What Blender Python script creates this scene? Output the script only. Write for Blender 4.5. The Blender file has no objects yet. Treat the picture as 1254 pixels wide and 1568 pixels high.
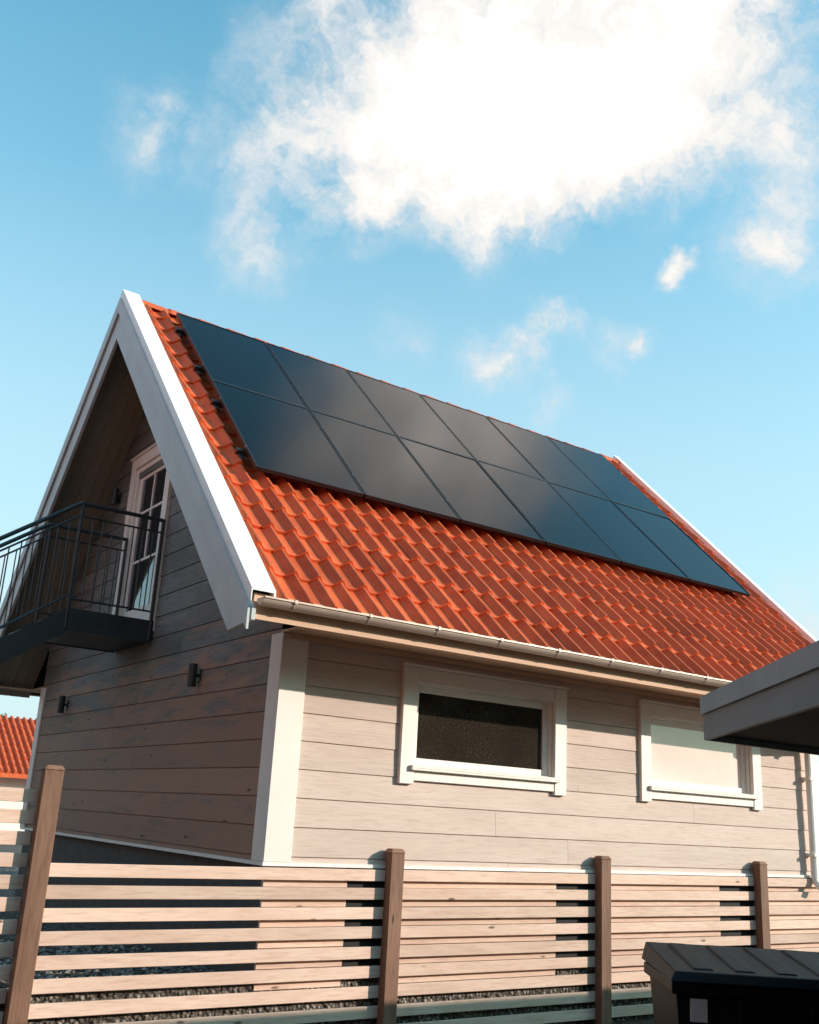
import bpy, bmesh, math, random
import numpy as np
from mathutils import Vector, Matrix
random.seed(7)
sc=bpy.context.scene
# ---------------------------------------------------------------- helpers
def new_mat(name):
    m=bpy.data.materials.new(name);m.use_nodes=True
    nt=m.node_tree;nt.nodes.clear()
    o=nt.nodes.new('ShaderNodeOutputMaterial');b=nt.nodes.new('ShaderNodeBsdfPrincipled')
    nt.links.new(b.outputs[0],o.inputs[0]);return m,nt,b
def N(nt,t,**k):
    n=nt.nodes.new(t)
    for a,v in k.items(): setattr(n,a,v)
    return n
def ramp(nt,fac,stops):
    r=N(nt,'ShaderNodeValToRGB')
    e=r.color_ramp.elements
    while len(e)<len(stops): e.new(.5)
    for x,(p,c) in zip(e,stops): x.position=p;x.color=(*c,1)
    nt.links.new(fac,r.inputs[0]);return r.outputs[0]
def objco(nt,scale=(1,1,1)):
    t=N(nt,'ShaderNodeTexCoord');m=N(nt,'ShaderNodeMapping');m.inputs['Scale'].default_value=scale
    nt.links.new(t.outputs['Object'],m.inputs[0]);return m.outputs[0]
def noise(nt,co,s,d=4,r=.55):
    n=N(nt,'ShaderNodeTexNoise');n.inputs['Scale'].default_value=s;n.inputs['Detail'].default_value=d;n.inputs['Roughness'].default_value=r
    nt.links.new(co,n.inputs['Vector']);return n.outputs[0]
def mix(nt,f,a,b,mode='MIX'):
    m=N(nt,'ShaderNodeMix',data_type='RGBA',blend_type=mode)
    for s,v in ((m.inputs[0],f),(m.inputs[6],a),(m.inputs[7],b)):
        if hasattr(v,'node'): nt.links.new(v,s)
        else: s.default_value=v if not isinstance(v,tuple) else (*v,1)
    return m.outputs[2]
def bump(nt,b,h,st=.3,dist=.01):
    n=N(nt,'ShaderNodeBump');n.inputs['Strength'].default_value=st;n.inputs['Distance'].default_value=dist
    nt.links.new(h,n.inputs['Height']);nt.links.new(n.outputs[0],b.inputs['Normal'])
def simple(name,c,rough=.5,metal=0,spec=.5,var=.12,ns=6,bst=.1):
    m,nt,b=new_mat(name);co=objco(nt)
    n=noise(nt,co,ns,4)
    lo=tuple(x*(1-var) for x in c);hi=tuple(min(1,x*(1+var)) for x in c)
    nt.links.new(ramp(nt,n,[(.3,lo),(.7,hi)]),b.inputs['Base Color'])
    b.inputs['Roughness'].default_value=rough;b.inputs['Metallic'].default_value=metal;b.inputs['Specular IOR Level'].default_value=spec
    if bst: bump(nt,b,noise(nt,co,60,2),bst,.003)
    return m
def wood(name,c,dark,grain_axis='x',rnd=(.84,1.1),bst=.35,rough=.65,knots=True,patch=.35,bounce_stain=None):
    m,nt,b=new_mat(name)
    s={'x':(1.2,14,14),'y':(14,1.2,14),'z':(14,14,1.2)}[grain_axis]
    gi=N(nt,'ShaderNodeNewGeometry')
    ofs=N(nt,'ShaderNodeMath',operation='MULTIPLY');ofs.inputs[1].default_value=37.;nt.links.new(gi.outputs['Random Per Island'],ofs.inputs[0])
    def oc(sc_):
        ad=N(nt,'ShaderNodeVectorMath',operation='ADD');nt.links.new(objco(nt,sc_),ad.inputs[0]);nt.links.new(ofs.outputs[0],ad.inputs[1]);return ad.outputs[0]
    co=oc(s);g=noise(nt,co,4,6,.65)
    base=ramp(nt,g,[(.25,dark),(.5,tuple(a*.85+d*.15 for a,d in zip(c,dark))),(.75,c)])
    p=noise(nt,oc({'x':(.5,2,2),'y':(2,.5,2),'z':(2,2,.5)}[grain_axis]),2.2,4)
    base=mix(nt,ramp(nt,p,[(.42,(0,0,0)),(.62,(patch,)*3)]),base,dark)
    if bounce_stain:  # mottled weathering plus painted warm bounce light, stronger low on the wall
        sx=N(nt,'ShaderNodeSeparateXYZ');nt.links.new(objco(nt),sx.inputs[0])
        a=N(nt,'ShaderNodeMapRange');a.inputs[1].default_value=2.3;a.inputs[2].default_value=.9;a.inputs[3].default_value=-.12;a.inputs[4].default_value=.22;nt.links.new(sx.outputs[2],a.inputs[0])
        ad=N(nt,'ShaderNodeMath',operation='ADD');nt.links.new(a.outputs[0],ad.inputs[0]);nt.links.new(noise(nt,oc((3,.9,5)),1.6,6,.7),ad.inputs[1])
        base=mix(nt,ramp(nt,ad.outputs[0],[(.48,(0,0,0)),(.68,(.92,.92,.92))]),base,bounce_stain)
    if knots:
        v=N(nt,'ShaderNodeTexVoronoi');v.inputs['Scale'].default_value=1.6;nt.links.new(oc({'x':(1.4,1,5),'y':(1,1.4,5),'z':(5,5,1.4)}[grain_axis]),v.inputs['Vector'])
        k=ramp(nt,v.outputs['Distance'],[(.05,(1,1,1)),(.10,(0,0,0))])
        base=mix(nt,k,base,tuple(x*.35 for x in dark))
    rr=N(nt,'ShaderNodeMapRange');rr.inputs[3].default_value=rnd[0];rr.inputs[4].default_value=rnd[1]
    nt.links.new(gi.outputs['Random Per Island'],rr.inputs[0])
    base=mix(nt,1.0,base,rr.outputs[0],'MULTIPLY')
    nt.links.new(base,b.inputs['Base Color']);b.inputs['Roughness'].default_value=rough;b.inputs['Specular IOR Level'].default_value=.3
    bump(nt,b,g,bst,.006);return m
# ---------------------------------------------------------------- mesh builder
class MB:
    def __init__(s): s.v=[];s.f=[];s.m=[]
    def face(s,pts,mi=0):
        b=len(s.v);s.v+= [tuple(p) for p in pts];s.f.append(tuple(range(b,b+len(pts))));s.m.append(mi)
    def hexa(s,P,mi=0):
        b=len(s.v);s.v+=[tuple(p) for p in P]
        for q in ((0,3,2,1),(4,5,6,7),(0,1,5,4),(1,2,6,5),(2,3,7,6),(3,0,4,7)):
            s.f.append(tuple(b+i for i in q));s.m.append(mi)
    def box(s,a,b,mi=0):
        x0,x1=sorted((a[0],b[0]));y0,y1=sorted((a[1],b[1]));z0,z1=sorted((a[2],b[2]))
        s.hexa([(x0,y0,z0),(x1,y0,z0),(x1,y1,z0),(x0,y1,z0),(x0,y0,z1),(x1,y0,z1),(x1,y1,z1),(x0,y1,z1)],mi)
    def prism(s,poly,ax,a0,a1,mi=0):
        def P(p,a):
            l=list(p);l.insert(ax,a);return tuple(l)
        b=len(s.v);n=len(poly);s.v+=[P(p,a0) for p in poly]+[P(p,a1) for p in poly]
        s.f.append(tuple(b+i for i in range(n)));s.f.append(tuple(b+n+i for i in reversed(range(n))));s.m+=[mi,mi]
        for i in range(n):
            j=(i+1)%n;s.f.append((b+i,b+n+i,b+n+j,b+j));s.m.append(mi)
    def tube(s,p,q,r,mi=0,n=8,r2=None):
        p=Vector(p);q=Vector(q);d=(q-p).normalized();u=d.orthogonal().normalized();w=d.cross(u);b=len(s.v);r2=r if r2 is None else r2
        for c,rr in ((p,r),(q,r2)):
            for i in range(n):
                t=2*math.pi*i/n;s.v.append(tuple(c+rr*(math.cos(t)*u+math.sin(t)*w)))
        for i in range(n):
            j=(i+1)%n;s.f.append((b+i,b+j,b+n+j,b+n+i));s.m.append(mi)
        s.f.append(tuple(b+i for i in reversed(range(n))));s.f.append(tuple(b+n+i for i in range(n)));s.m+=[mi,mi]
    def obj(s,name,mats,parent=None,bevel=0,seg=1,recalc=True):
        me=bpy.data.meshes.new(name);me.from_pydata(s.v,[],s.f)
        for m in (mats if isinstance(mats,(list,tuple)) else [mats]): me.materials.append(m)
        for p,mi in zip(me.polygons,s.m): p.material_index=mi
        if recalc:
            bm=bmesh.new();bm.from_mesh(me);bmesh.ops.recalc_face_normals(bm,faces=bm.faces);bm.to_mesh(me);bm.free()
        me.update();o=bpy.data.objects.new(name,me);sc.collection.objects.link(o)
        if parent: o.parent=parent
        if bevel:
            md=o.modifiers.new('bev','BEVEL');md.width=bevel;md.segments=seg;md.limit_method='ANGLE'
        return o
def empty(name):
    e=bpy.data.objects.new(name,None);sc.collection.objects.link(e);return e
# ---------------------------------------------------------------- camera
R=np.array([[0.81455,-0.57763,0.05339],[0.20854,0.2057,-0.95614],[0.54131,0.78996,0.28801]])
C=(-3.6946,-7.0191,.3737)
M=Matrix([[R[0][i],-R[1][i],-R[2][i]] for i in range(3)])
q=M.to_quaternion().normalized()
cd=bpy.data.cameras.new('camera');cam=bpy.data.objects.new('camera',cd);sc.collection.objects.link(cam)
cam.matrix_world=Matrix.Translation(C)@q.to_matrix().to_4x4()
cd.sensor_fit='HORIZONTAL';cd.sensor_width=36;cd.lens=36*1551.455/1254;cd.clip_end=5000;cd.clip_start=.05
sc.camera=cam
# ---------------------------------------------------------------- light
AZ=math.radians(50);EL=math.radians(18)
S=Vector((math.sin(AZ)*math.cos(EL),-math.cos(AZ)*math.cos(EL),math.sin(EL)))
sl=bpy.data.lights.new('sun','SUN');sl.energy=5.0;sl.angle=math.radians(.5);sl.color=(1,.86,.75)
so=bpy.data.objects.new('sun',sl);sc.collection.objects.link(so);so.rotation_euler=S.to_track_quat('Z','Y').to_euler()
w=bpy.data.worlds.new('World');sc.world=w;w.use_nodes=True;nt=w.node_tree;nt.nodes.clear()
out=N(nt,'ShaderNodeOutputWorld')
sky=N(nt,'ShaderNodeTexSky',sky_type='NISHITA',sun_disc=False,sun_elevation=EL,sun_rotation=math.atan2(S.x,S.y),air_density=1.0,dust_density=1.0,ozone_density=1.5)
bg=N(nt,'ShaderNodeBackground');bg.inputs[1].default_value=.15
tint=mix(nt,1.0,sky.outputs[0],(1.05,2.35,2.15),'MULTIPLY')
tc=N(nt,'ShaderNodeTexCoord');dirv=tc.outputs['Generated']
sxyz=N(nt,'ShaderNodeSeparateXYZ');nt.links.new(dirv,sxyz.inputs[0])
hz=ramp(nt,sxyz.outputs[2],[(.05,(.92,.92,.92)),(.34,(.55,.55,.55)),(.55,(.16,.16,.16)),(.75,(.0,.0,.0))])
tint=mix(nt,hz,tint,(4.7,5.6,5.95))
nt.links.new(tint,bg.inputs[0])
def vm(op,a,b=None):
    n=N(nt,'ShaderNodeVectorMath',operation=op)
    for i,v in enumerate((a,b)):
        if v is None: continue
        if hasattr(v,'node'): nt.links.new(v,n.inputs[i])
        else: n.inputs[i].default_value=v
    return n
def ma(op,a,b=0.,c=0.):
    n=N(nt,'ShaderNodeMath',operation=op)
    for i,v in enumerate((a,b,c)):
        if hasattr(v,'node'): nt.links.new(v,n.inputs[i])
        else: n.inputs[i].default_value=v
    return n.outputs[0]
nz=N(nt,'ShaderNodeTexNoise');nz.inputs['Scale'].default_value=8;nz.inputs['Detail'].default_value=5;nz.inputs['Roughness'].default_value=.65
nt.links.new(dirv,nz.inputs['Vector'])
wv=vm('SCALE',vm('SUBTRACT',nz.outputs['Color'],(.5,.5,.5)).outputs[0]);wv.inputs[3].default_value=.11
wd=vm('ADD',dirv,wv.outputs[0]).outputs[0]
def blobdir(u,v):
    d=R.T@np.array([(u-627)/1551.455,(v-784)/1551.455,1.]);return tuple(d/np.linalg.norm(d))
blobs=[(940,100,.125,1.05),(790,130,.11,.7),(650,115,.10,.55),(530,200,.09,.5),(410,230,.078,.42),(640,255,.065,.42),(770,270,.065,.42),(890,225,.06,.4),(1060,190,.055,.38),(1060,60,.055,.35),
 (500,20,.08,.34),(400,385,.045,.5),(545,335,.04,.48),(740,355,.045,.42),(660,320,.04,.35),(1180,380,.05,.7),(1215,220,.055,.42),(1200,120,.045,.32),(1040,415,.017,1.0),(735,550,.033,.7),(800,530,.028,.75),(850,492,.024,.9),(925,525,.03,.5),(990,515,.02,.45),(825,625,.028,.5),(625,510,.03,.3),
 (250,165,.045,.31),(225,230,.04,.28),(1290,960,.06,.6),(-10,910,.06,.6),
 (1170,-270,.125,1.7)]
acc=None
for u,v,r,wt in blobs:
    dd=vm('DISTANCE',wd,blobdir(u,v)).outputs['Value']
    g=ma('MULTIPLY',ma('MAXIMUM',ma('MULTIPLY_ADD',dd,-1/(r*1.45),1.0),0.),wt*1.5)
    acc=g if acc is None else ma('ADD',acc,g)
nf=N(nt,'ShaderNodeTexNoise');nf.inputs['Scale'].default_value=14;nf.inputs['Detail'].default_value=8;nf.inputs['Roughness'].default_value=.62
nt.links.new(wd,nf.inputs['Vector'])
den=ma('ADD',acc,ma('MULTIPLY',ma('SUBTRACT',nf.outputs[0],.53),ma('MULTIPLY',ma('MINIMUM',acc,1.0),3.4)))
mr=N(nt,'ShaderNodeMapRange',interpolation_type='SMOOTHSTEP');mr.inputs[1].default_value=.05;mr.inputs[2].default_value=1.3;nt.links.new(den,mr.inputs[0])
cbg=N(nt,'ShaderNodeBackground')
ccol=ramp(nt,ma('DIVIDE',den,3.0),[(.07,(.78,.86,.90)),(.22,(.84,.85,.85)),(.45,(.99,.96,.92)),(1.0,(2.3,2.0,1.8))])
nt.links.new(ccol,cbg.inputs[0]);cbg.inputs[1].default_value=1.0
ms=N(nt,'ShaderNodeMixShader');nt.links.new(mr.outputs[0],ms.inputs[0]);nt.links.new(bg.outputs[0],ms.inputs[1]);nt.links.new(cbg.outputs[0],ms.inputs[2])
nt.links.new(ms.outputs[0],out.inputs[0])
sc.view_settings.view_transform='Standard'
# ---------------------------------------------------------------- materials
m_side=wood('siding_paint',(.70,.555,.48),(.54,.41,.345),'x',patch=.35,bst=.45,knots=False,rnd=(.92,1.05))
m_gab=wood('siding_shade_gable',(.22,.225,.22),(.11,.11,.105),'y',patch=.5,bst=.9,knots=True,bounce_stain=(.40,.23,.155))  # same siding paint darkened: the gable's shade is put into its colour
m_white=simple('white_paint',(.86,.79,.72),.45,var=.05,ns=3,bst=.12)
m_barge=simple('bargeboard_shaded_white',(.50,.525,.525),.5,var=.08,ns=3,bst=.15)  # white boards greyed; their shade is part of this colour
m_flash=simple('white_sheet_metal',(.90,.86,.81),.35,var=.04)
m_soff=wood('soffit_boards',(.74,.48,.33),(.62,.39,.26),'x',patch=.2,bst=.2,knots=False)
m_found=simple('foundation_render',(.09,.085,.08),.85,var=.2,ns=9,bst=.5)
m_dark=simple('near_black',(.015,.014,.013),.8,var=.2)
m_steel=simple('painted_steel',(.035,.042,.045),.45,var=.15)
m_gut=simple('gutter_metal',(.50,.38,.31),.4,metal=.2,var=.1)
m_slat=wood('fence_slat_wood',(.84,.61,.49),(.58,.37,.27),'x',patch=.4,bst=.4)
m_post=wood('fence_post_wood',(.28,.15,.095),(.13,.065,.043),'z',patch=.4,bst=.4)
m_carp=simple('grey_fascia_paint',(.15,.185,.195),.5,var=.1,ns=4)
m_bin=simple('bin_plastic',(.006,.006,.007),.5,spec=.2,var=.2,bst=.3)
m_lab=simple('paper_label',(.6,.6,.6),.6)
m_blk=simple('panel_frame',(.012,.013,.015),.35,bst=0)
m_alu=simple('aluminium',(.12,.12,.12),.4,metal=1,bst=0)
m_line=simple('panel_edge_aluminium',(.45,.45,.46),.35,metal=1,bst=0)
m_inter=simple('room_dark',(.05,.045,.04),.9)
m_tile,t_,b_=new_mat('clay_tile')
at=N(t_,'ShaderNodeAttribute',attribute_name='tint')
co=objco(t_);n1=noise(t_,co,5,4);n2=noise(t_,co,40,3)
base=ramp(t_,n1,[(.3,(.60,.105,.036)),(.7,(.78,.165,.056))])
base=mix(t_,1.0,base,at.outputs['Color'],'MULTIPLY')
base=mix(t_,ramp(t_,n2,[(.55,(0,0,0)),(.75,(.35,.35,.35))]),base,(.36,.08,.035))
t_.links.new(base,b_.inputs['Base Color']);b_.inputs['Roughness'].default_value=.55;b_.inputs['Specular IOR Level'].default_value=.2
bump(t_,b_,n2,.25,.004)
m_pv,t_,b_=new_mat('solar_glass')
co=objco(t_)
sx=N(t_,'ShaderNodeSeparateXYZ');t_.links.new(co,sx.inputs[0])
def linemask(src,pitch,wd_):
    a=N(t_,'ShaderNodeMath',operation='MULTIPLY',);a.inputs[1].default_value=1/pitch;t_.links.new(src,a.inputs[0])
    f=N(t_,'ShaderNodeMath',operation='FRACT');t_.links.new(a.outputs[0],f.inputs[0])
    c=N(t_,'ShaderNodeMath',operation='LESS_THAN');c.inputs[1].default_value=wd_;t_.links.new(f.outputs[0],c.inputs[0]);return c.outputs[0]
l1=linemask(sx.outputs[0],.0275,.10);
base=mix(t_,l1,(.005,.006,.009),(.018,.023,.028))
t_.links.new(base,b_.inputs['Base Color']);b_.inputs['Roughness'].default_value=.09;b_.inputs['IOR'].default_value=1.22
bump(t_,b_,noise(t_,co,2,2),.03,.01)
def glass(name,c,rough=.03):
    m,t,b=new_mat(name);co=objco(t);n=noise(t,co,1.5,3)
    t.links.new(ramp(t,n,[(.3,tuple(x*.85 for x in c)),(.7,c)]),b.inputs['Base Color'])
    b.inputs['Roughness'].default_value=rough;b.inputs['Coat Weight'].default_value=.6;bump(t,b,n,.03,.01);return m
m_gl,t_,b_=new_mat('speckled_glass');co=objco(t_)
sp=noise(t_,co,60,3,.75);lg=noise(t_,co,2.2,3)
c1=ramp(t_,sp,[(.38,(.022,.017,.013)),(.53,(.036,.028,.021)),(.70,(.075,.06,.045))])  # speckle painted into the pane colour to imitate reflected trees
c1=mix(t_,ramp(t_,lg,[(.35,(.6,.6,.6)),(.65,(0,0,0))]),c1,(.02,.015,.011))
t_.links.new(c1,b_.inputs['Base Color']);b_.inputs['Roughness'].default_value=.05;b_.inputs['Coat Weight'].default_value=1.;bump(t_,b_,sp,.04,.003)
m_gl2=glass('window_glass_blind',(.92,.72,.67))
m_gl3=glass('door_glass',(.03,.035,.04))
def gravel(name,cols,s=32):
    m,t,b=new_mat(name);co=objco(t);v=N(t,'ShaderNodeTexVoronoi');v.inputs['Scale'].default_value=s;t.links.new(co,v.inputs['Vector'])
    c=ramp(t,v.outputs['Color'],cols)
    c=mix(t,ramp(t,v.outputs['Distance'],[(.3,(0,0,0)),(.75,(.85,.85,.85))]),c,(.01,.009,.008))
    c=mix(t,ramp(t,noise(t,co,.8,4),[(.4,(0,0,0)),(.7,(.4,.4,.4))]),c,(.08,.06,.04))
    t.links.new(c,b.inputs['Base Color']);b.inputs['Roughness'].default_value=.85
    inv=N(t,'ShaderNodeMath',operation='SUBTRACT');inv.inputs[0].default_value=1;t.links.new(v.outputs['Distance'],inv.inputs[1])
    bump(t,b,inv.outputs[0],1.,.03);return m
m_grav=gravel('gravel_stones',[(.2,(.10,.085,.07)),(.5,(.22,.19,.16)),(.8,(.38,.34,.30))])
m_road=gravel('fine_gravel',[(.2,(.06,.04,.03)),(.8,(.14,.10,.07))],60)
def leafmat(name,a,b2):
    m,t,b=new_mat(name);gi=N(t,'ShaderNodeNewGeometry')
    t.links.new(ramp(t,gi.outputs['Random Per Island'],[(0,a),(1,b2)]),b.inputs['Base Color']);b.inputs['Roughness'].default_value=.7;return m
m_leaf=leafmat('foliage',(.04,.045,.02),(.16,.12,.06))
m_leaf2=leafmat('autumn_foliage',(.08,.07,.02),(.25,.14,.04))
# ---------------------------------------------------------------- ground
g=MB();g.face([(-600,-600,-1.27),(600,-600,-1.27),(600,600,-1.27),(-600,600,-1.27)]);g.obj('ground',m_road)
g=MB();g.box((-9,.0,-1.5),(30,60,-.82),0);g.obj('gravel_yard',m_grav)
mb=MB()
for i in range(2600):
    x=random.uniform(-2.6,-.05);y=random.uniform(.05,2.6)
    r=random.uniform(.010,.028);c=Vector((x,y,-.82+r*.4))
    th=random.uniform(0,6.28);b=len(mb.v)
    ring_=[c+Vector((math.cos(th+j*2*math.pi/5)*r*random.uniform(.7,1.2),math.sin(th+j*2*math.pi/5)*r*random.uniform(.7,1.2),random.uniform(-.2,.2)*r)) for j in range(5)]
    mb.v+=[tuple(v) for v in ring_]+[tuple(c+Vector((0,0,r*.7))),tuple(c-Vector((0,0,r*.6)))]
    for j in range(5):
        mb.f+=[(b+j,b+(j+1)%5,b+5),(b+(j+1)%5,b+j,b+6)];mb.m+=[0,0]
st_m,t_,b_=new_mat('stone');gi=N(t_,'ShaderNodeNewGeometry');t_.links.new(ramp(t_,gi.outputs['Random Per Island'],[(0,(.12,.10,.085)),(.6,(.3,.26,.22)),(1,(.6,.55,.5))]),b_.inputs['Base Color']);b_.inputs['Roughness'].default_value=.8
mb.obj('loose_gravel',st_m,recalc=False)
# ---------------------------------------------------------------- house
W=6.41;YR=3.206;ZE=1.789;ZR=5.730;OY=.755;OX=.62;X0=-OX;X1=7.09;LW=6.86;XB=-.70
E=Vector((0,-OY,ZE));sv=Vector((0,YR+OY,ZR-ZE));SL=sv.length;sv.normalize();nv=Vector((0,-sv.z,sv.y));k=(ZR-ZE)/(YR+OY)
house=empty('timber_house')
def rz(y): return ZE+(min(y,W-y)+OY)*k
PIT=.212;Z00=.047
def siding(horizontal,lo,hi,z0,z1,openings,off,mat,name,clip=None,pos=0.,sign=-1):
    mb=MB()
    kk=math.floor((z0-Z00)/PIT);edges=[Z00+PIT*(kk+i) for i in range(60) if Z00+PIT*(kk+i)<z1]
    GR=.007
    for zb in edges:
        zt=zb+PIT;a=max(zb,z0);b=min(zt,z1)
        if b-a<.012: continue
        parts=[(a,min(b,zt-GR),False)]+([(zt-GR,b,True)] if b>zt-GR else [])
        for pa,pb,reb in parts:
            cuts=sorted({pa,pb}|{z for o in openings for z in (o[2],o[3]) if pa<z<pb})
            for c0,c1 in zip(cuts,cuts[1:]):
                sp=[(lo,hi)]
                for o in openings:
                    if o[2]<=c0+1e-6 and o[3]>=c1-1e-6:
                        ns=[]
                        for s0,s1 in sp:
                            if o[1]<=s0 or o[0]>=s1: ns.append((s0,s1));continue
                            if o[0]>s0: ns.append((s0,o[0]))
                            if o[1]<s1: ns.append((o[1],s1))
                        sp=ns
                def d(z): return .001 if reb else off*(1-.3*(z-zb)/PIT)
                for s0,s1 in sp:
                    segs=[(s0,s1)]
                    if s1-s0>4 and not reb:
                        j=s0+(s1-s0)*random.Random(int(zb*1000)).uniform(.3,.7);segs=[(s0,j-.0012),(j+.0012,s1)]
                    for a0,a1 in segs:
                        l0,l1,h0,h1=a0,a0,a1,a1
                        if clip:
                            l0=max(a0,clip(c0)[0]);h0=min(a1,clip(c0)[1]);l1=max(a0,clip(c1)[0]);h1=min(a1,clip(c1)[1])
                            if h0<=l0: continue
                            if h1<l1: l1=h1=(l1+h1)/2
                        def P(s,z,dd): return (s,pos+sign*dd,z) if horizontal=='x' else (pos+sign*dd,s,z)
                        v=len(mb.v)
                        mb.v+=[P(l0,c0,d(c0)),P(h0,c0,d(c0)),P(h1,c1,d(c1)),P(l1,c1,d(c1))];mb.f.append((v,v+1,v+2,v+3));mb.m.append(0)
                        if not reb:
                            mb.v+=[P(l0,c0,0),P(h0,c0,0),P(h1,c1,0),P(l1,c1,0)]
                            mb.f+=[(v+4,v+5,v+1,v),(v+3,v+2,v+6,v+7)];mb.m+=[0,0]
    return mb.obj(name,mat,house,recalc=False)
w1=(1.126,2.976,.6325,1.588);w2=(3.968,5.83,.640,1.590)
def opn(w_): return (w_[0]+.14,w_[1]-.14,w_[2]+.11,w_[3]-.12)
siding('x',0.02,LW,0,1.72,[opn(w1),opn(w2)],.018,m_side,'front_siding')
cl=lambda z:(max(0,(z-ZE)/k-OY+.07),W-max(0,(z-ZE)/k-OY+.07))
DY0,DY1,DZ0,DZ1=2.78,4.03,2.13,4.03
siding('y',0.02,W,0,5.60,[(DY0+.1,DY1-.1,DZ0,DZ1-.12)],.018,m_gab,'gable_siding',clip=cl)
siding('x',0,LW,0,1.72,[],.018,m_side,'rear_siding',pos=W,sign=1)
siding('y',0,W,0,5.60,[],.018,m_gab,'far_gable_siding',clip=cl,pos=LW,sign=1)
mb=MB()
mb.prism([(.3,0.02),(W-.3,0.02),(W-.3,1.6),(W-.3,rz(.3)-.4),(YR,ZR-.5),(.3,rz(.3)-.4)],0,.3,LW-.3)
mb.obj('room_core',m_inter,house)
mb=MB();mb.box((.02,.02,-1.2),(LW-.02,W-.02,-.004));mb.obj('foundation',m_found,house)
mb=MB();mb.box((-.035,-.04,-.022),(LW+.02,.05,.004));mb.box((-.035,.0501,-.022),(.05,W,.004));mb.obj('base_flashing',m_flash,house)
mb=MB()
for a,b in ((0.0,.72),(1.15,2.90),(3.45,5.12),(5.78,LW)):
    z=-.03
    while z>-.80:
        mb.box((a,-.012,z-.136),(b,.016,z-.003));z-=.139
mb.obj('plinth_boards',m_slat,house)
mb=MB();mb.box((.025,.004,-.83),(LW-.03,.018,-.03));mb.obj('plinth_shade_backing',m_dark,house)  # near-black sheet showing between boards stands in for fence post shadows
mb=MB()
for x0,x1,y0,y1 in ((-.035,.20,-.04,.155),(LW-.16,LW+.035,-.04,.155),(-.035,.16,W-.14,W+.035)):
    mb.box((x0,y0,.004),(x1,y1,1.70))
mb.obj('corner_boards',m_white,house,bevel=.006)
mb=MB()
for i in range(6):
    xs_=XB+.04 if i<2 else -.03
    y0=-.74+i*.125;mb.box((xs_,y0,1.700),(X1-.05,y0+.121,1.72))
    y1=W+.74-i*.125;mb.box((xs_,y1-.121,1.700),(X1-.05,y1,1.72))
mb.box((XB+.04,-.76,1.62),(X1-.05,-.745,1.80));mb.box((XB+.04,W+.745,1.66),(X1-.05,W+.76,1.80))
mb.box((.0,-.06,1.655),(LW,-.02,1.698))
mb.obj('eave_soffit',m_soff,house)
mb=MB()
def slab(x0,x1,t0,t1,mi=0,y0=-OY,y1=None,both=True,mb=mb):
    y1=YR if y1 is None else y1
    P=[(y0,ZE+(y0+OY)*k-t1),(y1,ZE+(y1+OY)*k-t1),(y1,ZE+(y1+OY)*k-t0),(y0,ZE+(y0+OY)*k-t0)]
    mb.prism(P,0,x0,x1,mi)
    if both: mb.prism([(W-a,b) for a,b in P],0,x0,x1,mi)
for i in range(5): slab(XB+.042+i*.137,XB+.042+i*.137+.133,.13,.16)
slab(LW+.03,X1-.05,.13,.16)
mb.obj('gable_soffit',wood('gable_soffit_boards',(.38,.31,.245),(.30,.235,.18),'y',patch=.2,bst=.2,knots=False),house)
mb=MB();slab(XB+.05,X1-.07,.09,.125,mb=mb);mb.obj('roof_deck',m_dark,house)
def barge(xa,xb,name):
    mb=MB()
    top=.03;bot=.52
    def line(y,t): return ZE+(y+OY)*k-t
    yb=-.46
    P=[(-OY-.06,line(-OY-.06,top)-.02),(-OY-.06,line(-OY-.06,top)-.1),(yb,line(yb,bot)),(YR,line(YR,bot)),(YR,line(YR,top))]
    mb.prism(P,0,xa,xb);mb.prism([(W-a,b) for a,b in P],0,xa,xb)
    return mb.obj(name,m_barge,house,bevel=.004)
barge(XB,XB+.035,'bargeboard_left');barge(X1-.03,X1+.01,'bargeboard_right')
mb=MB()
def rib(x0,x1,t0,t1): slab(x0,x1,t0,t1,y0=-OY-.05,mb=mb)
rib(XB-.008,XB-.0005,-.07,.05)
rib(XB-.008,X0+.10,-.085,-.0705)
rib(X0+.085,X0+.10,-.07,.0)
rib(X1+.0105,X1+.035,-.07,.15);rib(X1-.06,X1+.035,-.085,-.0705)
rib(X1-.06,X1-.045,-.07,.0)
mb.obj('verge_flashing',m_flash,house)
mb=MB();slab(XB-.026,XB-.0085,.03,.20,y0=-OY-.055,mb=mb);mb.obj('upper_bargeboard',m_barge,house)
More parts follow.
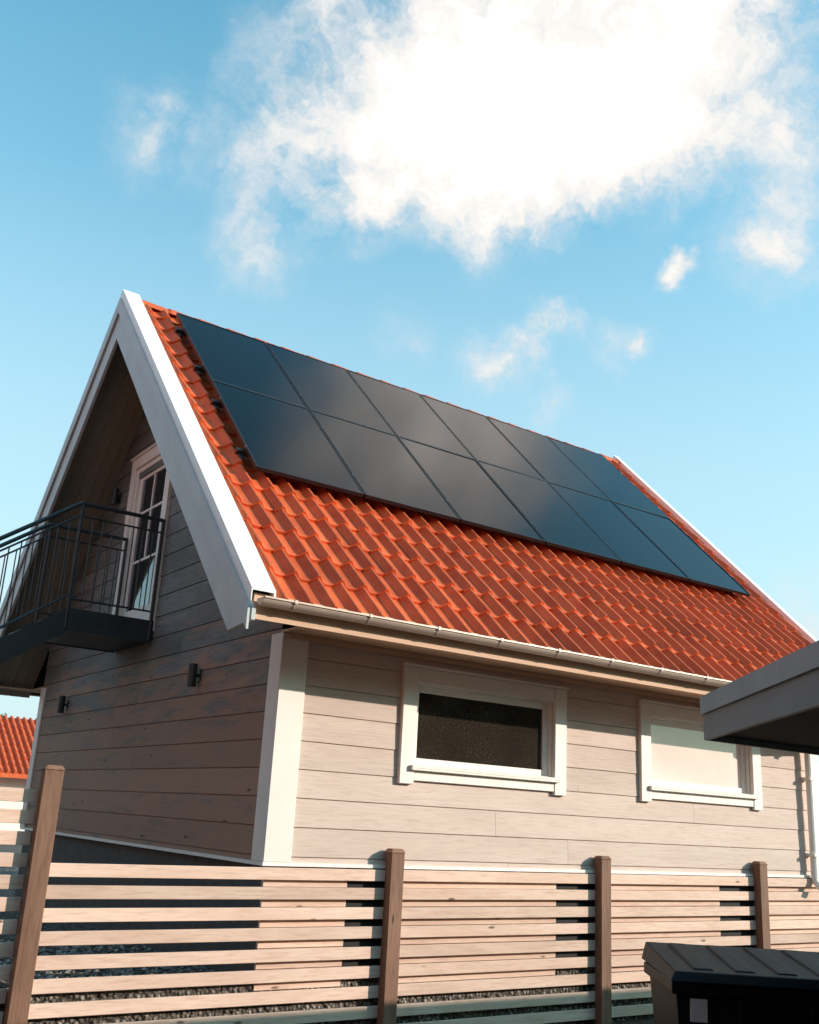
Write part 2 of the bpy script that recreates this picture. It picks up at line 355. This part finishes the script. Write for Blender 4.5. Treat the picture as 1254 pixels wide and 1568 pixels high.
def tiles(mirror,name):
    me=bpy.data.meshes.new(name);V=[];F=[];TT=[]
    xa=X0+.105;xb=X1-.065;nr=37;pw=(xb-xa)/nr;ns=12;rows=17;rh=SL/rows;A=.062
    for j in range(rows):
        d0=j*rh-(.06 if j==0 else 0);d1=min((j+1)*rh+.02,SL)
        for i in range(nr):
            tint=random.uniform(.82,1.1);dn=random.uniform(-.0025,.0025);b=len(V);dd0=random.uniform(-.005,.005)
            for s in range(ns+1):
                t=s/ns
                h=A*math.exp(-((t-.30)/.20)**2)+A*math.exp(-((t-1.30)/.20)**2)+A*math.exp(-((t+.7)/.20)**2)
                x=xa+(i+t)*pw
                for d,hh in ((d0+dd0,h-.010),(d0+dd0,h+.028),(d0+.015,h+.032),(d1,h+.002)):
                    p=E+sv*d+nv*(hh+dn-.03)
                    V.append((x,p.y if not mirror else W-p.y,p.z))
            for s in range(ns):
                for r in range(3):
                    a=b+s*4+r;F.append((a,a+4,a+5,a+1));TT.append(tint)
    me.from_pydata(V,[],F);me.materials.append(m_tile)
    ca=me.color_attributes.new('tint','FLOAT_COLOR','CORNER')
    cols=np.ones((len(F)*4,4),np.float32);cols[:,:3]=np.repeat(np.array(TT),4)[:,None];ca.data.foreach_set('color',cols.ravel())
    bm=bmesh.new();bm.from_mesh(me)
    if mirror: bmesh.ops.reverse_faces(bm,faces=bm.faces)
    bm.to_mesh(me);bm.free()
    o=bpy.data.objects.new(name,me);sc.collection.objects.link(o);o.parent=house
    return o
tiles(False,'roof_tiles_front');tiles(True,'roof_tiles_rear')
mb=MB();x=X0+.07;
while x<X1-.05:
    x2=min(x+.40,X1-.03);b=len(mb.v);n=10
    for xx,r in ((x,.115),(x+.02,.122),(x2+.02,.105)):
        for i in range(n+1):
            t=math.pi*(i/n);mb.v.append((xx,YR+r*math.cos(t)*1.1,ZR-.085+r*math.sin(t)*.85))
    for a in range(2):
        for i in range(n):
            q0=b+a*(n+1)+i;mb.f.append((q0,q0+1,q0+n+2,q0+n+1));mb.m.append(0)
    mb.f.append(tuple(b+i for i in range(n+1)));mb.m.append(0)
    x+=.36
mb.obj('ridge_tiles',simple('ridge_clay',(.62,.125,.045),.55,spec=.2,var=.2),house)
mb=MB();n=10;r=.055;yc=-OY-.085;zc=1.755
pts=[(yc+r*math.cos(math.pi+math.pi*i/n),zc+r*math.sin(math.pi+math.pi*i/n)) for i in range(n+1)]
pts_in=[(yc+(r-.006)*math.cos(math.pi+math.pi*i/n),zc+(r-.006)*math.sin(math.pi+math.pi*i/n)) for i in range(n+1)]
mb.prism(pts+pts_in[::-1],0,X0-.03,X1)
mb.prism([(yc-r-.010,zc-.006),(yc-r+.003,zc-.010),(yc-r+.003,zc+.006),(yc-r-.010,zc+.006)],0,X0-.03,X1)
mb.prism(pts,0,X0-.032,X0-.028);
x=X0+.2
while x<X1:
    mb.prism([(yc+(r+.004)*math.cos(math.pi+math.pi*i/n),zc+(r+.004)*math.sin(math.pi+math.pi*i/n)) for i in range(n+1)],0,x,x+.022)
    mb.box((x,yc-r-.014,zc-.012),(x+.022,yc-r+.01,zc+.012));x+=.62
mb.obj('gutter',m_gut,house)
mb=MB();px_=LW-.24;py_=-.09
mb.tube((px_,yc,zc-.05),(px_,yc,zc-.12),.038);mb.tube((px_,yc,zc-.11),(px_,py_,zc-.42),.038);mb.tube((px_,py_,zc-.41),(px_,py_,-.05),.038,n=12);mb.tube((px_,py_,-.05),(px_+.0,py_-.1,-.15),.038)
for z in (.2,1.0): mb.box((px_-.05,py_-.05,z),(px_+.05,-.02,z+.03))
mb.obj('downpipe',m_flash,house)
def window(w_,gm,name):
    x0,x1,z0,z1=w_;f=empty(name);f.parent=house
    mb=MB()
    mb.box((x0,-.052,z0-.0),(x0+.145,-.01,z1-.002));mb.box((x1-.145,-.052,z0),(x1,-.01,z1-.002))
    mb.box((x0+.146,-.048,z1-.125),(x1-.146,-.01,z1-.002))
    mb.box((x0-.012,-.07,z1),(x1+.012,-.01,z1+.022))
    mb.box((x0+.146,-.045,z0+.03),(x1-.146,-.01,z0+.125))
    mb.box((x0+.10,-.085,z0+.126),(x1-.10,-.012,z0+.152))
    mb.hexa([(x0+.10,-.085,z0+.11),(x1-.10,-.085,z0+.11),(x1-.10,-.053,z0+.11),(x0+.10,-.053,z0+.11),(x0+.10,-.085,z0+.126),(x1-.10,-.085,z0+.126),(x1-.10,-.053,z0+.126),(x0+.10,-.053,z0+.126)])
    mb.obj('casing',m_white,f,bevel=.004)
    a,b,c,d=x0+.14,x1-.14,z0+.15,z1-.12
    mb=MB()
    mb.box((a,-.0095,c),(a+.02,.09,d));mb.box((b-.02,-.0095,c),(b,.09,d));mb.box((a+.021,-.0095,d-.02),(b-.021,.09,d));mb.box((a+.021,-.0095,c-.03),(b-.021,.09,c+.01))
    s=.055;a+=.021;b-=.021;d-=.021;c+=.011
    mb.box((a,.03,c),(a+s,.07,d));mb.box((b-s,.03,c),(b,.07,d));mb.box((a+s+.001,.031,d-s),(b-s-.001,.07,d));mb.box((a+s+.001,.031,c),(b-s-.001,.07,c+s))
    mb.obj('sash',m_white,f,bevel=.003)
    mb=MB();mb.box((a+s-.004,.052,c+s-.004),(b-s+.004,.058,d-s+.004));mb.obj('pane',gm,f)
window(w1,m_gl,'window');window(w2,m_gl2,'window')
door=empty('balcony_door');door.parent=house
mb=MB()
mb.box((-.055,DY0,DZ0-.1),(-.01,DY0+.13,DZ1));mb.box((-.055,DY1-.13,DZ0-.1),(-.01,DY1,DZ1));mb.box((-.055,DY0-.01,DZ1+.001),(-.01,DY1+.01,DZ1+.13));mb.box((-.075,DY0-.03,DZ1+.131),(-.01,DY1+.03,DZ1+.155))
a,b=DY0+.131,DY1-.131
mb.box((-.03,a,DZ0),(.06,a+.05,DZ1-.001));mb.box((-.03,b-.05,DZ0),(.06,b,DZ1-.001));mb.box((-.03,a+.051,DZ1-.06),(.06,b-.051,DZ1-.001))
a+=.051;b-=.051;t=DZ1-.061
mb.box((.0,a,DZ0),(.04,a+.10,t));mb.box((.0,b-.10,DZ0),(.04,b,t));mb.box((.0,a+.101,t-.1),(.04,b-.101,t));mb.box((.0,a+.101,DZ0),(.04,b-.101,DZ0+.22))
for z in (DZ0+.75,DZ0+1.32): mb.box((.004,a+.101,z),(.036,b-.101,z+.03))
mb.box((.003,(a+b)/2-.015,DZ0+.781),(.037,(a+b)/2+.015,t-.101))
mb.obj('door_frame',m_white,door,bevel=.003)
mb=MB();mb.box((.016,a+.09,DZ0+.2),(.022,b-.09,t-.09));mb.obj('door_pane',m_gl3,door)
def lamp(y,z):
    e=empty('wall_lamp');mb=MB();mb.box((-.03,y-.04,z-.05),(-.005,y+.04,z+.05));mb.tube((-.085,y,z-.10),(-.085,y,z+.10),.04,n=14);mb.box((-.05,y-.015,z-.015),(-.03,y+.015,z+.015))
    mb.obj('lamp_body',m_steel,e,bevel=.002);return e
lamp(1.52,1.48);lamp(5.30,1.43);lamp(4.42,3.81)
# ---------------------------------------------------------------- solar panels
pv=empty('solar_panel_array');PWD=1.104;PH=1.722;px0=-.20;pd0=1.775
mbg=MB();mbf=MB();mbr=MB();mbl=MB()
def slp(x,d,h): 
    p=E+sv*d+nv*h;return (x,p.y,p.z)
def sbox(mb,x0,x1,d0,d1,h0,h1,mi=0):
    mb.hexa([slp(x0,d0,h0),slp(x1,d0,h0),slp(x1,d1,h0),slp(x0,d1,h0),slp(x0,d0,h1),slp(x1,d0,h1),slp(x1,d1,h1),slp(x0,d1,h1)],mi)
for j in range(2):
    for i in range(6):
        x0=px0+i*PWD+.008;x1=px0+(i+1)*PWD-.008;d0=pd0+j*PH+.007;d1=pd0+(j+1)*PH-.007;h0=.10;h1=.137;fr=.012
        sbox(mbf,x0,x0+fr,d0,d1,h0,h1);sbox(mbf,x1-fr,x1,d0,d1,h0,h1);sbox(mbf,x0+fr,x1-fr,d0,d0+fr,h0,h1);sbox(mbf,x0+fr,x1-fr,d1-fr,d1,h0,h1)
        tw=random.uniform(-.004,.004)
        mbg.hexa([slp(x0+fr,d0+fr,h0+.01),slp(x1-fr,d0+fr,h0+.01),slp(x1-fr,d1-fr,h0+.01),slp(x0+fr,d1-fr,h0+.01),slp(x0+fr,d0+fr,h1-.005),slp(x1-fr,d0+fr,h1-.005+tw),slp(x1-fr,d1-fr,h1-.005+tw),slp(x0+fr,d1-fr,h1-.005)])
        if j==1: sbox(mbl,x0,x1,d1+.0005,d1+.006,h1-.012,h1+.001)
        else: sbox(mbl,x0,x1,d1+.001,d1+.005,h1-.012,h1+.001)
    for dd in (.35,1.3):
        d=pd0+j*PH+dd;sbox(mbr,px0-.07,px0+6*PWD+.05,d-.02,d+.02,.05,.098)
        x=px0-.05
        while x<px0+6.6:
            sbox(mbr,x,x+.04,d-.12,d-.021,.02,.07);x+=1.1
for i in range(7):
    for d in (.35,1.3,2.05,3.0): sbox(mbr,px0+i*PWD-.008,px0+i*PWD+.008,pd0+d-.02,pd0+d+.02,.13,.14)
mbf.obj('panel_frames',m_blk,pv);mbg.obj('panel_glass',m_pv,pv);mbr.obj('mounting_rails',m_alu,pv);mbl.obj('panel_edge_trim',m_line,pv)
# ---------------------------------------------------------------- stairs + landing
st=empty('exterior_staircase');mb=MB()
ya,yb_=2.78,3.86;xo=-.9;zt=2.13;sl_=.72;xend=xo-(zt+1.27)/sl_
mb.box((xo,ya,zt-.22),(-.03,ya+.012,zt));mb.box((xo,yb_-.012,zt-.22),(-.03,yb_,zt));mb.box((xo-.012,ya+.013,zt-.22),(xo,yb_-.013,zt-.05))
mb.box((xo,ya+.013,zt-.04),(-.03,yb_-.013,zt-.01));mb.box((xo,ya+.013,zt-.21),(-.03,yb_-.013,zt-.195))
for yy in (ya,yb_-.012):
    mb.prism([(xo,zt),(xo,zt-.25),(xend,-1.27-.25+.2),(xend,-1.27+.2)],1,yy,yy+.012)
nst=18
for i in range(nst):
    z=zt-(i+1)*(zt+1.27)/(nst+1);x=xo-(i+.5)*(xo-xend)/(nst+1);mb.box((x-.13,ya+.013,z-.03),(x+.13,yb_-.013,z))
for yy in (ya-.004,):
    for i in range(4): mb.tube((xo+.08+i*.22,yy,zt-.11),(xo+.08+i*.22,yy-.012,zt-.11),.014,n=6)
H=1.05
for yy in (ya+.006,yb_-.006):
    mb.tube((-.05,yy,zt+H),(xo-.02,yy,zt+H),.021);mb.tube((xo-.02,yy,zt+H),(xend,yy,-1.27+H),.021)
    mb.tube((-.05,yy,zt+H-.13),(xo-.02,yy,zt+H-.13),.010);mb.tube((xo-.02,yy,zt+H-.13),(xend,yy,-1.27+H-.13),.010)
    mb.tube((-.05,yy,zt+.09),(xo-.02,yy,zt+.09),.010);mb.tube((xo-.02,yy,zt+.12),(xend,yy,-1.27+.12),.010)
    for x in (-.06,xo+.0): mb.tube((x,yy,zt-.2),(x,yy,zt+H),.019)
    x=-.15
    while x>xo+.05: mb.tube((x,yy,zt+.09),(x,yy,zt+H-.13),.0065,n=6);x-=.105
    x=xo-.1
    while x>xend:
        z=zt-(xo-x)*sl_;mb.tube((x,yy,z+.1),(x,yy,z+H-.12),.0065,n=6);x-=.105
    for f in (.25,.5,.75,1): 
        x=xo+(xend-xo)*f;z=zt-(xo-x)*sl_;mb.tube((x,yy,z-.1),(x,yy,z+H),.019)
mb.obj('staircase_steelwork',m_steel,st)
# ---------------------------------------------------------------- fence
fe=empty('slatted_fence')
mb=MB();z=-.03;PT=.139
for r_ in range(9):
    zt_=z-r_*PT
    xs=[-1.60,1.10,3.42,5.70,8.0]
    for a,b in zip(xs,xs[1:]):
        dz=random.uniform(-.003,.003);mb.box((a+.0,-.055+random.uniform(-.002,.002),zt_-.085+dz),(b-.001,-.032,zt_+dz))
mb.obj('slats',m_slat,fe,bevel=.003)
mb=MB()
for r_ in range(12):
    zt_=.42-r_*.132;mb.box((-4.2,-.055,zt_-.085),(-1.72,-.032,zt_))
mb.obj('slats_tall_bay',m_slat,fe,bevel=.003)
mb=MB()
for x,zt_ in ((1.10,.12),(3.40,.12),(5.68,.12),(8.0,.12),(-1.655,.565),(-4.2,.565)):
    wd2=.062
    mb.box((x-wd2,-.135,-1.27),(x+wd2,-.0565,zt_-.02));mb.box((x-wd2+.01,-.0564,-1.27),(x+wd2-.01,-.034,zt_-.03))
    b=[(x-wd2-.006,-.142,zt_-.0195),(x+wd2+.006,-.142,zt_-.0195),(x+wd2+.006,-.028,zt_-.0195),(x-wd2-.006,-.028,zt_-.0195)]
    tt=[(x-wd2+.012,-.122,zt_+.01),(x+wd2-.012,-.122,zt_+.01),(x+wd2-.012,-.05,zt_+.01),(x-wd2+.012,-.05,zt_+.01)]
    mb.hexa(b+tt)
mb.obj('posts',m_post,fe,bevel=.003)
# ---------------------------------------------------------------- carport
cp=empty('neighbour_carport')
T=(.07,-4.0);ed=(-.605,-.796);B_=(T[0]+ed[0]*7,T[1]+ed[1]*7)
poly=[T,(10,-4.0),(10,-13),(B_[0],-13),B_]
mb=MB();mb.prism([(a*1.0,b) for a,b in poly],2,.80,.95,1)
def fasc(p,q,z0,z1,t,mi,o=0):
    p=Vector((*p,0));q=Vector((*q,0));d=(q-p).normalized();nn=Vector((d.y,-d.x,0))
    if (nn.dot(Vector((4,-9,0))-p))>0: nn=-nn
    a=p+nn*(.002+o);b=q+nn*(.002+o);c=b+nn*t;e=a+nn*t
    mb.hexa([(v.x,v.y,z0) for v in (a,b,c,e)]+[(v.x,v.y,z1) for v in (a,b,c,e)],mi)
fasc(T,B_,.775,.885,.022,0);fasc(T,B_,.886,.965,.036,2)
fasc(T,(10,-4.0),.775,.885,.022,0);fasc(T,(10,-4.0),.886,.965,.036,2)
mb.prism([(a,b) for a,b in poly],2,.951,.975,3)
for x,y in ((1.9,-4.75),(6,-4.5),(9.5,-4.5),(-.6,-9.6)): mb.box((x-.06,y-.06,-1.27),(x+.06,y+.06,.799),3)
mb.obj('carport_roof',[m_carp,m_dark,simple('grey_trim',(.26,.32,.335),.45),m_found],cp)
# ---------------------------------------------------------------- waste container
def container(x,y,rot):
    e=empty('waste_bin');e.location=(x,y,-1.27);e.rotation_euler=(0,0,rot)
    mb=MB();wb,wt=1.02,1.16;db,dt=.46,.60
    mb.hexa([(-wb/2,-db/2,.10),(wb/2,-db/2,.10),(wb/2,db/2,.10),(-wb/2,db/2,.10),(-wt/2,-dt/2,1.02),(wt/2,-dt/2,1.02),(wt/2,dt/2,1.02),(-wt/2,dt/2,1.02)])
    mb.box((-wt/2-.02,-dt/2-.02,.985),(wt/2+.02,dt/2+.02,1.035))
    s0,s1=-wt/2-.03,wt/2+.03
    mb.hexa([(s0,-dt/2-.045,1.037),(s1,-dt/2-.045,1.037),(s1,dt/2+.03,1.045),(s0,dt/2+.03,1.045),(s0+.03,-dt/2,1.075),(s1-.03,-dt/2,1.075),(s1-.02,dt/2+.02,1.125),(s0+.02,dt/2+.02,1.125)])
    for k_ in range(6):
        xx=s0+(s1-s0)*(k_+.9)/6.8;mb.hexa([(xx-.05,-dt/2+.04,1.075),(xx+.05,-dt/2+.04,1.075),(xx+.05,dt/2-.02,1.12),(xx-.05,dt/2-.02,1.12),(xx-.04,-dt/2+.05,1.085),(xx+.04,-dt/2+.05,1.085),(xx+.04,dt/2-.03,1.131),(xx-.04,dt/2-.03,1.131)])
    for xx in (-.3,0,.3): mb.box((xx-.02,-dt/2-.012,.3),(xx+.02,-dt/2+.1,.98))
    mb.tube((-wt/2,dt/2+.06,1.05),(wt/2,dt/2+.06,1.05),.016)
    for s in (-1,1):
        for yy in (-.15,.18): mb.tube((s*.40,yy,.08),(s*.45,yy,.08),.08,n=20)
    mb.obj('bin_body',m_bin,e,bevel=.01,seg=2)
    mb=MB();mb.hexa([(-.52,-dt/2-.004,.88),(-.45,-dt/2-.004,.88),(-.45,-dt/2+.03,.88),(-.52,-dt/2+.03,.88),(-.52,-dt/2-.012,.97),(-.45,-dt/2-.012,.97),(-.45,-dt/2+.03,.97),(-.52,-dt/2+.03,.97)]);mb.obj('label',m_lab,e)
cyaw=-math.atan2(.605,.796)
container(.30+.796*.43,-3.69-.605*.43,cyaw)
# ---------------------------------------------------------------- neighbouring houses
def flat_tint(o):
    ca=o.data.color_attributes.new('tint','FLOAT_COLOR','CORNER');ca.data.foreach_set('color',np.ones(len(o.data.loops)*4,np.float32))
nb=empty('red_roof_house')
mb=MB();mb.box((-3,25,-.9),(6.5,30,1.0));mb.obj('walls',m_white,nb)
mb=MB();mb.prism([(24.4,.95),(27.5,2.75),(30.6,.95),(30.6,.85),(27.5,2.6),(24.4,.85)],0,-3.5,7.0)
flat_tint(mb.obj('roof',m_tile,nb))
mb=MB()
for i in range(52):
    x=-3.5+i*.2
    for j in range(9):
        a=j/9;b=(j+1)/9;mb.tube((x,24.4+3.1*a,1.0+1.8*a),(x,24.4+3.1*b,.97+1.8*b),.055,n=6)
flat_tint(mb.obj('roof_rolls',m_tile,nb))
m_red=wood('red_timber',(.34,.12,.06),(.22,.07,.035),'y',patch=.2,bst=.3,knots=False)
def unseen_house(name,x0,x1,y0,y1,he,hr,ridge,wallm):
    e=empty(name);mb=MB();z0=-1.3
    if ridge=='y':
        xm=(x0+x1)/2;mb.prism([(x0,z0),(x1,z0),(x1,he),(xm,hr-.3),(x0,he)],1,y0,y1)
    else:
        ym=(y0+y1)/2;mb.prism([(y0,z0),(y1,z0),(y1,he),(ym,hr-.3),(y0,he)],0,x0,x1)
    z=z0+.3
    while z<he:
        mb.box((x0-.012,y0-.012,z),(x1+.012,y1+.012,z+.17));z+=.2
    mb.obj('walls',wallm,e)
    mb=MB()
    if ridge=='y':
        xm=(x0+x1)/2;mb.prism([(x0-.5,he-.3),(xm,hr),(x1+.5,he-.3),(x1+.5,he-.12),(xm,hr+.18),(x0-.5,he-.12)],1,y0-.5,y1+.5)
    else:
        ym=(y0+y1)/2;mb.prism([(y0-.5,he-.3),(ym,hr),(y1+.5,he-.3),(y1+.5,he-.12),(ym,hr+.18),(y0-.5,he-.12)],0,x0-.5,x1+.5)
    flat_tint(mb.obj('roof',m_tile,e))
    mb=MB();mg=MB()
    if ridge=='y':
        y=y0+1.5
        while y<y1-2:
            for zz in (0,2.7):
                if zz+1.3<he: mb.box((x1+.013,y,zz),(x1+.05,y+1.3,zz+1.3));mg.box((x1+.051,y+.13,zz+.13),(x1+.056,y+1.17,zz+1.17))
            y+=2.8
    else:
        x=x0+1.5
        while x<x1-2:
            for zz in (0,2.7):
                if zz+1.3<he: mb.box((x,y1+.013,zz),(x+1.3,y1+.05,zz+1.3));mg.box((x+.13,y1+.051,zz+.13),(x+1.17,y1+.056,zz+1.17))
            x+=2.8
    mb.obj('window_casings',m_white,e);mg.obj('window_panes',m_gl3,e)
unseen_house('red_bounce_house',-17,-8.5,-13,13,5.2,8.0,'y',m_red)  # out of view, added to bounce warm sunlight onto the gable
unseen_house('brown_blocker_house',-13,3.5,-23,-16,5.2,8.2,'x',m_post)  # out of view, added to block sky light from the front wall
def foliage(name,pts,mat,n,size):
    mb=MB()
    for i in range(n):
        c=random.choice(pts);cx,cy,cz,r=c
        d=Vector((random.gauss(0,1),random.gauss(0,1),random.gauss(0,1))).normalized()*r*random.uniform(.55,1.05)
        p=Vector((cx,cy,cz))+d;u=Vector((random.gauss(0,1),random.gauss(0,1),random.gauss(0,1))).normalized();v=u.orthogonal().normalized();s=size*random.uniform(.5,1.2)
        mb.face([p-u*s-v*s*.4,p+u*s*.2-v*s,p+u*s,p+v*s])
    return mb.obj(name,mat,recalc=False)
pts=[(x,68+random.uniform(-4,4),random.uniform(0,4.8),random.uniform(1.6,2.6)) for x in np.arange(-10,45,1.1) for _ in range(2)]
foliage('distant_trees',pts,m_leaf2,22000,.24)
pts=[]
for t in np.arange(8,46,.6):
    a=math.radians(t);D=60
    for _ in range(4): pts.append((D*math.sin(a)+random.uniform(-3,3),-D*math.cos(a)+random.uniform(-3,3),random.uniform(-1,11 if t>38 else 13),random.uniform(1.5,3.2)))
for t in np.arange(46,80,.8):
    a=math.radians(t);D=75
    for _ in range(2): pts.append((D*math.sin(a)+random.uniform(-3,3),-D*math.cos(a),random.uniform(-1,1.5),random.uniform(1.5,2.5)))
foliage('street_side_trees',pts,m_leaf,14000,.8)
